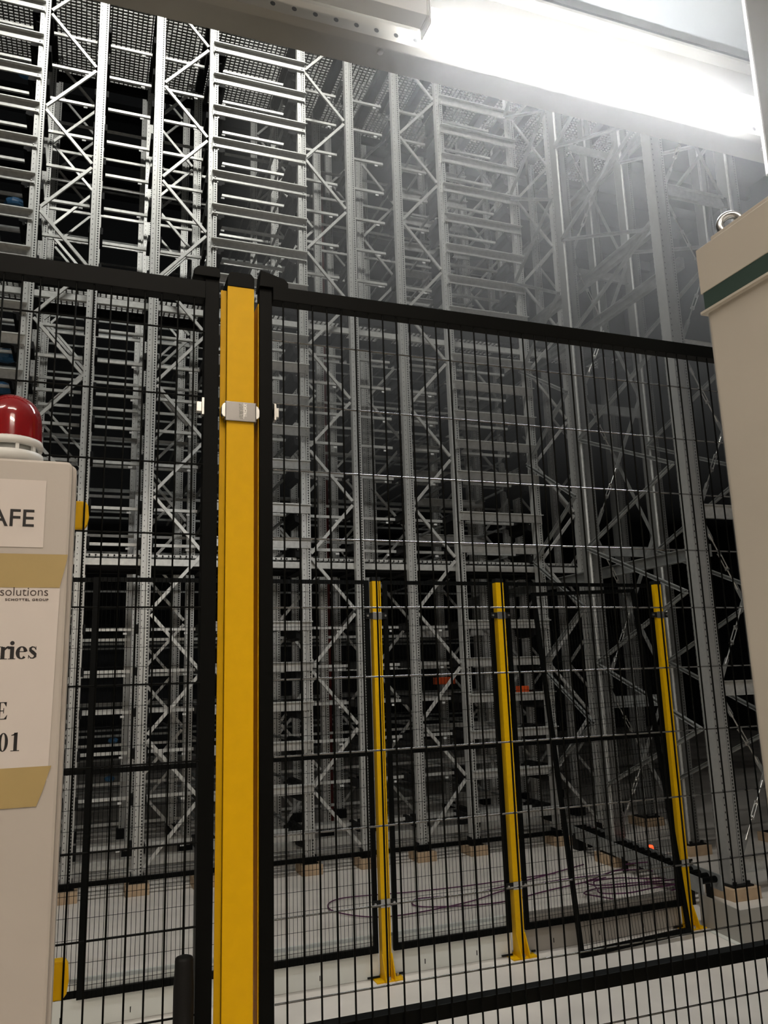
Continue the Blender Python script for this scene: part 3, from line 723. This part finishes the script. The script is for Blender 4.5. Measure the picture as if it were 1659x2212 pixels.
# rear side gratings
# ------------------------------------------------------------------ small things in the rack
def bag(x, y, z, s, lab, m):
    b_ = MB(); rnd = random.Random(int(x*100+z*37))
    n, mm = 10, 7; vs = []
    for i in range(mm+1):
        v = math.pi*i/mm
        for j in range(n):
            u = 2*math.pi*j/n; r = s*(1+.25*rnd.random())
            vs.append((x+r*1.3*math.sin(v)*math.cos(u), y+r*math.sin(v)*math.sin(u), z+s*.8+s*.8*math.cos(v)))
    fs = [(i*n+j, i*n+(j+1) % n, (i+1)*n+(j+1) % n, (i+1)*n+j) for i in range(mm) for j in range(n)]
    b_.add(vs, fs)
    tag(obj('film_bundle', b_, m, None, (x, y, z)), lab, 'bundle', 'crumpled film bundles in the rack')
bag(-.78, 7.6, 4.50, .08, 'blue film bundle in the leftmost bay just below the gate top', blue_m)
bag(-.80, 7.6, 4.20, .07, 'blue film bundle in the leftmost bay, above the beacon', blue_m)
bag(-.78, 7.6, 6.04, .07, 'blue film bundle in the leftmost bay, high left', blue_m)
bag(-.76, 7.6, 7.47, .07, 'blue film bundle in the leftmost bay near the photo top', blue_m)
bag(.30, 8.62, 1.045, .035, 'small blue white bundle seen low between control box and gate rail', blue_m)
bag(.28, 8.62, .685, .035, 'small blue white bundle, lower of the two beside the control box', blue_m)
tag(obj('orange_box', MB().box(3.74, 3.95, 8.45, 8.6, 1.50, 1.58), red_m, None, (3.74, 8.5, 1.5), bevel=.004), 'orange red box on a shelf right of the left slim yellow post', 'box')
tag(obj('orange_box', MB().box(4.13, 4.22, 7.29, 7.40, 1.392, 1.47), red_m, None, (4.13, 7.3, 1.392), bevel=.004), 'small orange box on a shelf right of the middle slim post', 'box')
for x, y, z, lab in ((4.33, 6.75, .14, 'small red signal light near the floor behind the leaning panel, left one'), (4.46, 5.9, .14, 'small red signal light near the floor behind the leaning panel, right one')):
    t = thing('signal_light', (x, y, z), lab, 'light')
    obj('light_lens', MB().lathe([(0, z+.035), (.02, z+.03), (.025, z+.015), (.025, z), (0, z)], x, y, 16), red_glow, t)
    obj('light_base', MB().box(x-.04, x+.04, y-.04, y+.04, z-.14, z), black_dull, t)
# standpipe
tag(obj('standpipe', MB().tube((2.61, 9.0, 0), (2.61, 9.0, 8.3), .045, 14), mat('dark_red_pipe', (.09, .010, .008), .6), None, (2.61, 9, 0)), 'dark red vertical pipe behind the centre frame', 'pipe')
# floor conveyor rail on the right
t = thing('floor_conveyor', (4.0, 5.8, 0), 'dark low conveyor on the floor between leaning panel and right columns', 'conveyor')
m = MB()
for dx in (0, .17): m.bar((3.98+dx, 4.75, .15), (4.32+dx, 6.9, .15), .012, .10, (0, 0, 1))
obj('side_rail', m, galv_dark, t)
m = MB()
for i in range(22):
    s_ = i/21; m.tube((3.99+.33*s_, 4.8+2.05*s_, .17), (4.14+.33*s_, 4.8+2.05*s_, .17), .022, 10)
obj('roller', m, black, t)
m = MB()
for s_ in (.05, .5, .95):
    for dx in (0, .16): m.box(3.98+.33*s_+dx, 4.01+.33*s_+dx, 4.78+2.1*s_, 4.82+2.1*s_, 0, .12)
obj('foot', m, black_dull, t)
# cables on the floor
def smooth_path(pts, n=14):
    out = []
    P = [pts[0]]+pts+[pts[-1]]
    for i in range(len(pts)-1):
        p0, p1, p2, p3 = P[i:i+4]
        for j in range(n):
            u = j/n
            out.append(tuple(.5*((2*p1[c])+(-p0[c]+p2[c])*u+(2*p0[c]-5*p1[c]+4*p2[c]-p3[c])*u*u+(-p0[c]+3*p1[c]-3*p2[c]+p3[c])*u**3) for c in (0, 1)))
    out.append(tuple(pts[-1])); return [(a, b_, .012) for a, b_ in out]
ca = [(3.63, 6.05), (2.9, 6.02), (2.39, 6.05), (1.84, 6.12), (1.70, 5.85), (1.98, 5.54), (2.6, 5.6), (3.06, 5.78), (3.65, 5.85), (4.05, 5.82)]
cb = [(4.0, 6.2), (3.3, 5.95), (2.75, 5.80), (2.35, 5.85), (2.30, 5.65), (2.8, 5.50), (3.3, 5.62), (3.9, 5.75)]
tag(obj('floor_cable', MB().path(smooth_path(ca), .0045), cable_m, None, (3, 6, 0)), 'purple cable looping widest to the left on the concrete floor', 'cable')
tag(obj('floor_cable', MB().path(smooth_path(cb), .005), cable_m, None, (3, 5.8, 0)), 'purple cable in a smaller loop behind the middle slim post', 'cable')
cc = []
for i in range(40):
    a = i*.52; r = .30+.05*math.sin(i*1.7); cc.append((3.82+r*1.25*math.cos(a), 5.25+r*.75*math.sin(a)))
tag(obj('cable_coil', MB().path([(x, y, .008+.0008*i) for i, (x, y, _) in enumerate(smooth_path(cc, 5))], .005), cable_m, None, (3.8, 5.25, 0)), 'coiled purple cable on the floor behind the leaning panel', 'cable')

# ------------------------------------------------------------------ haze added to imitate lens glare
if GLARE_HAZE > 0:
    m = bpy.data.materials.new('lens_glare_haze'); m.use_nodes = True; nt = m.node_tree
    nt.nodes.remove(nt.nodes['Principled BSDF'])
    vs = nt.nodes.new('ShaderNodeVolumeScatter'); vs.inputs['Density'].default_value = GLARE_HAZE; vs.inputs['Anisotropy'].default_value = .65
    nt.links.new(vs.outputs[0], nt.nodes['Material Output'].inputs['Volume'])
    o = obj('glare_haze', MB().box(.5, 5.0, 1.25, 3.9, 2.45, 4.40), m); tag(o, 'thin haze added to imitate lens glare around the lit strip lamp', 'haze', None, 'stuff')
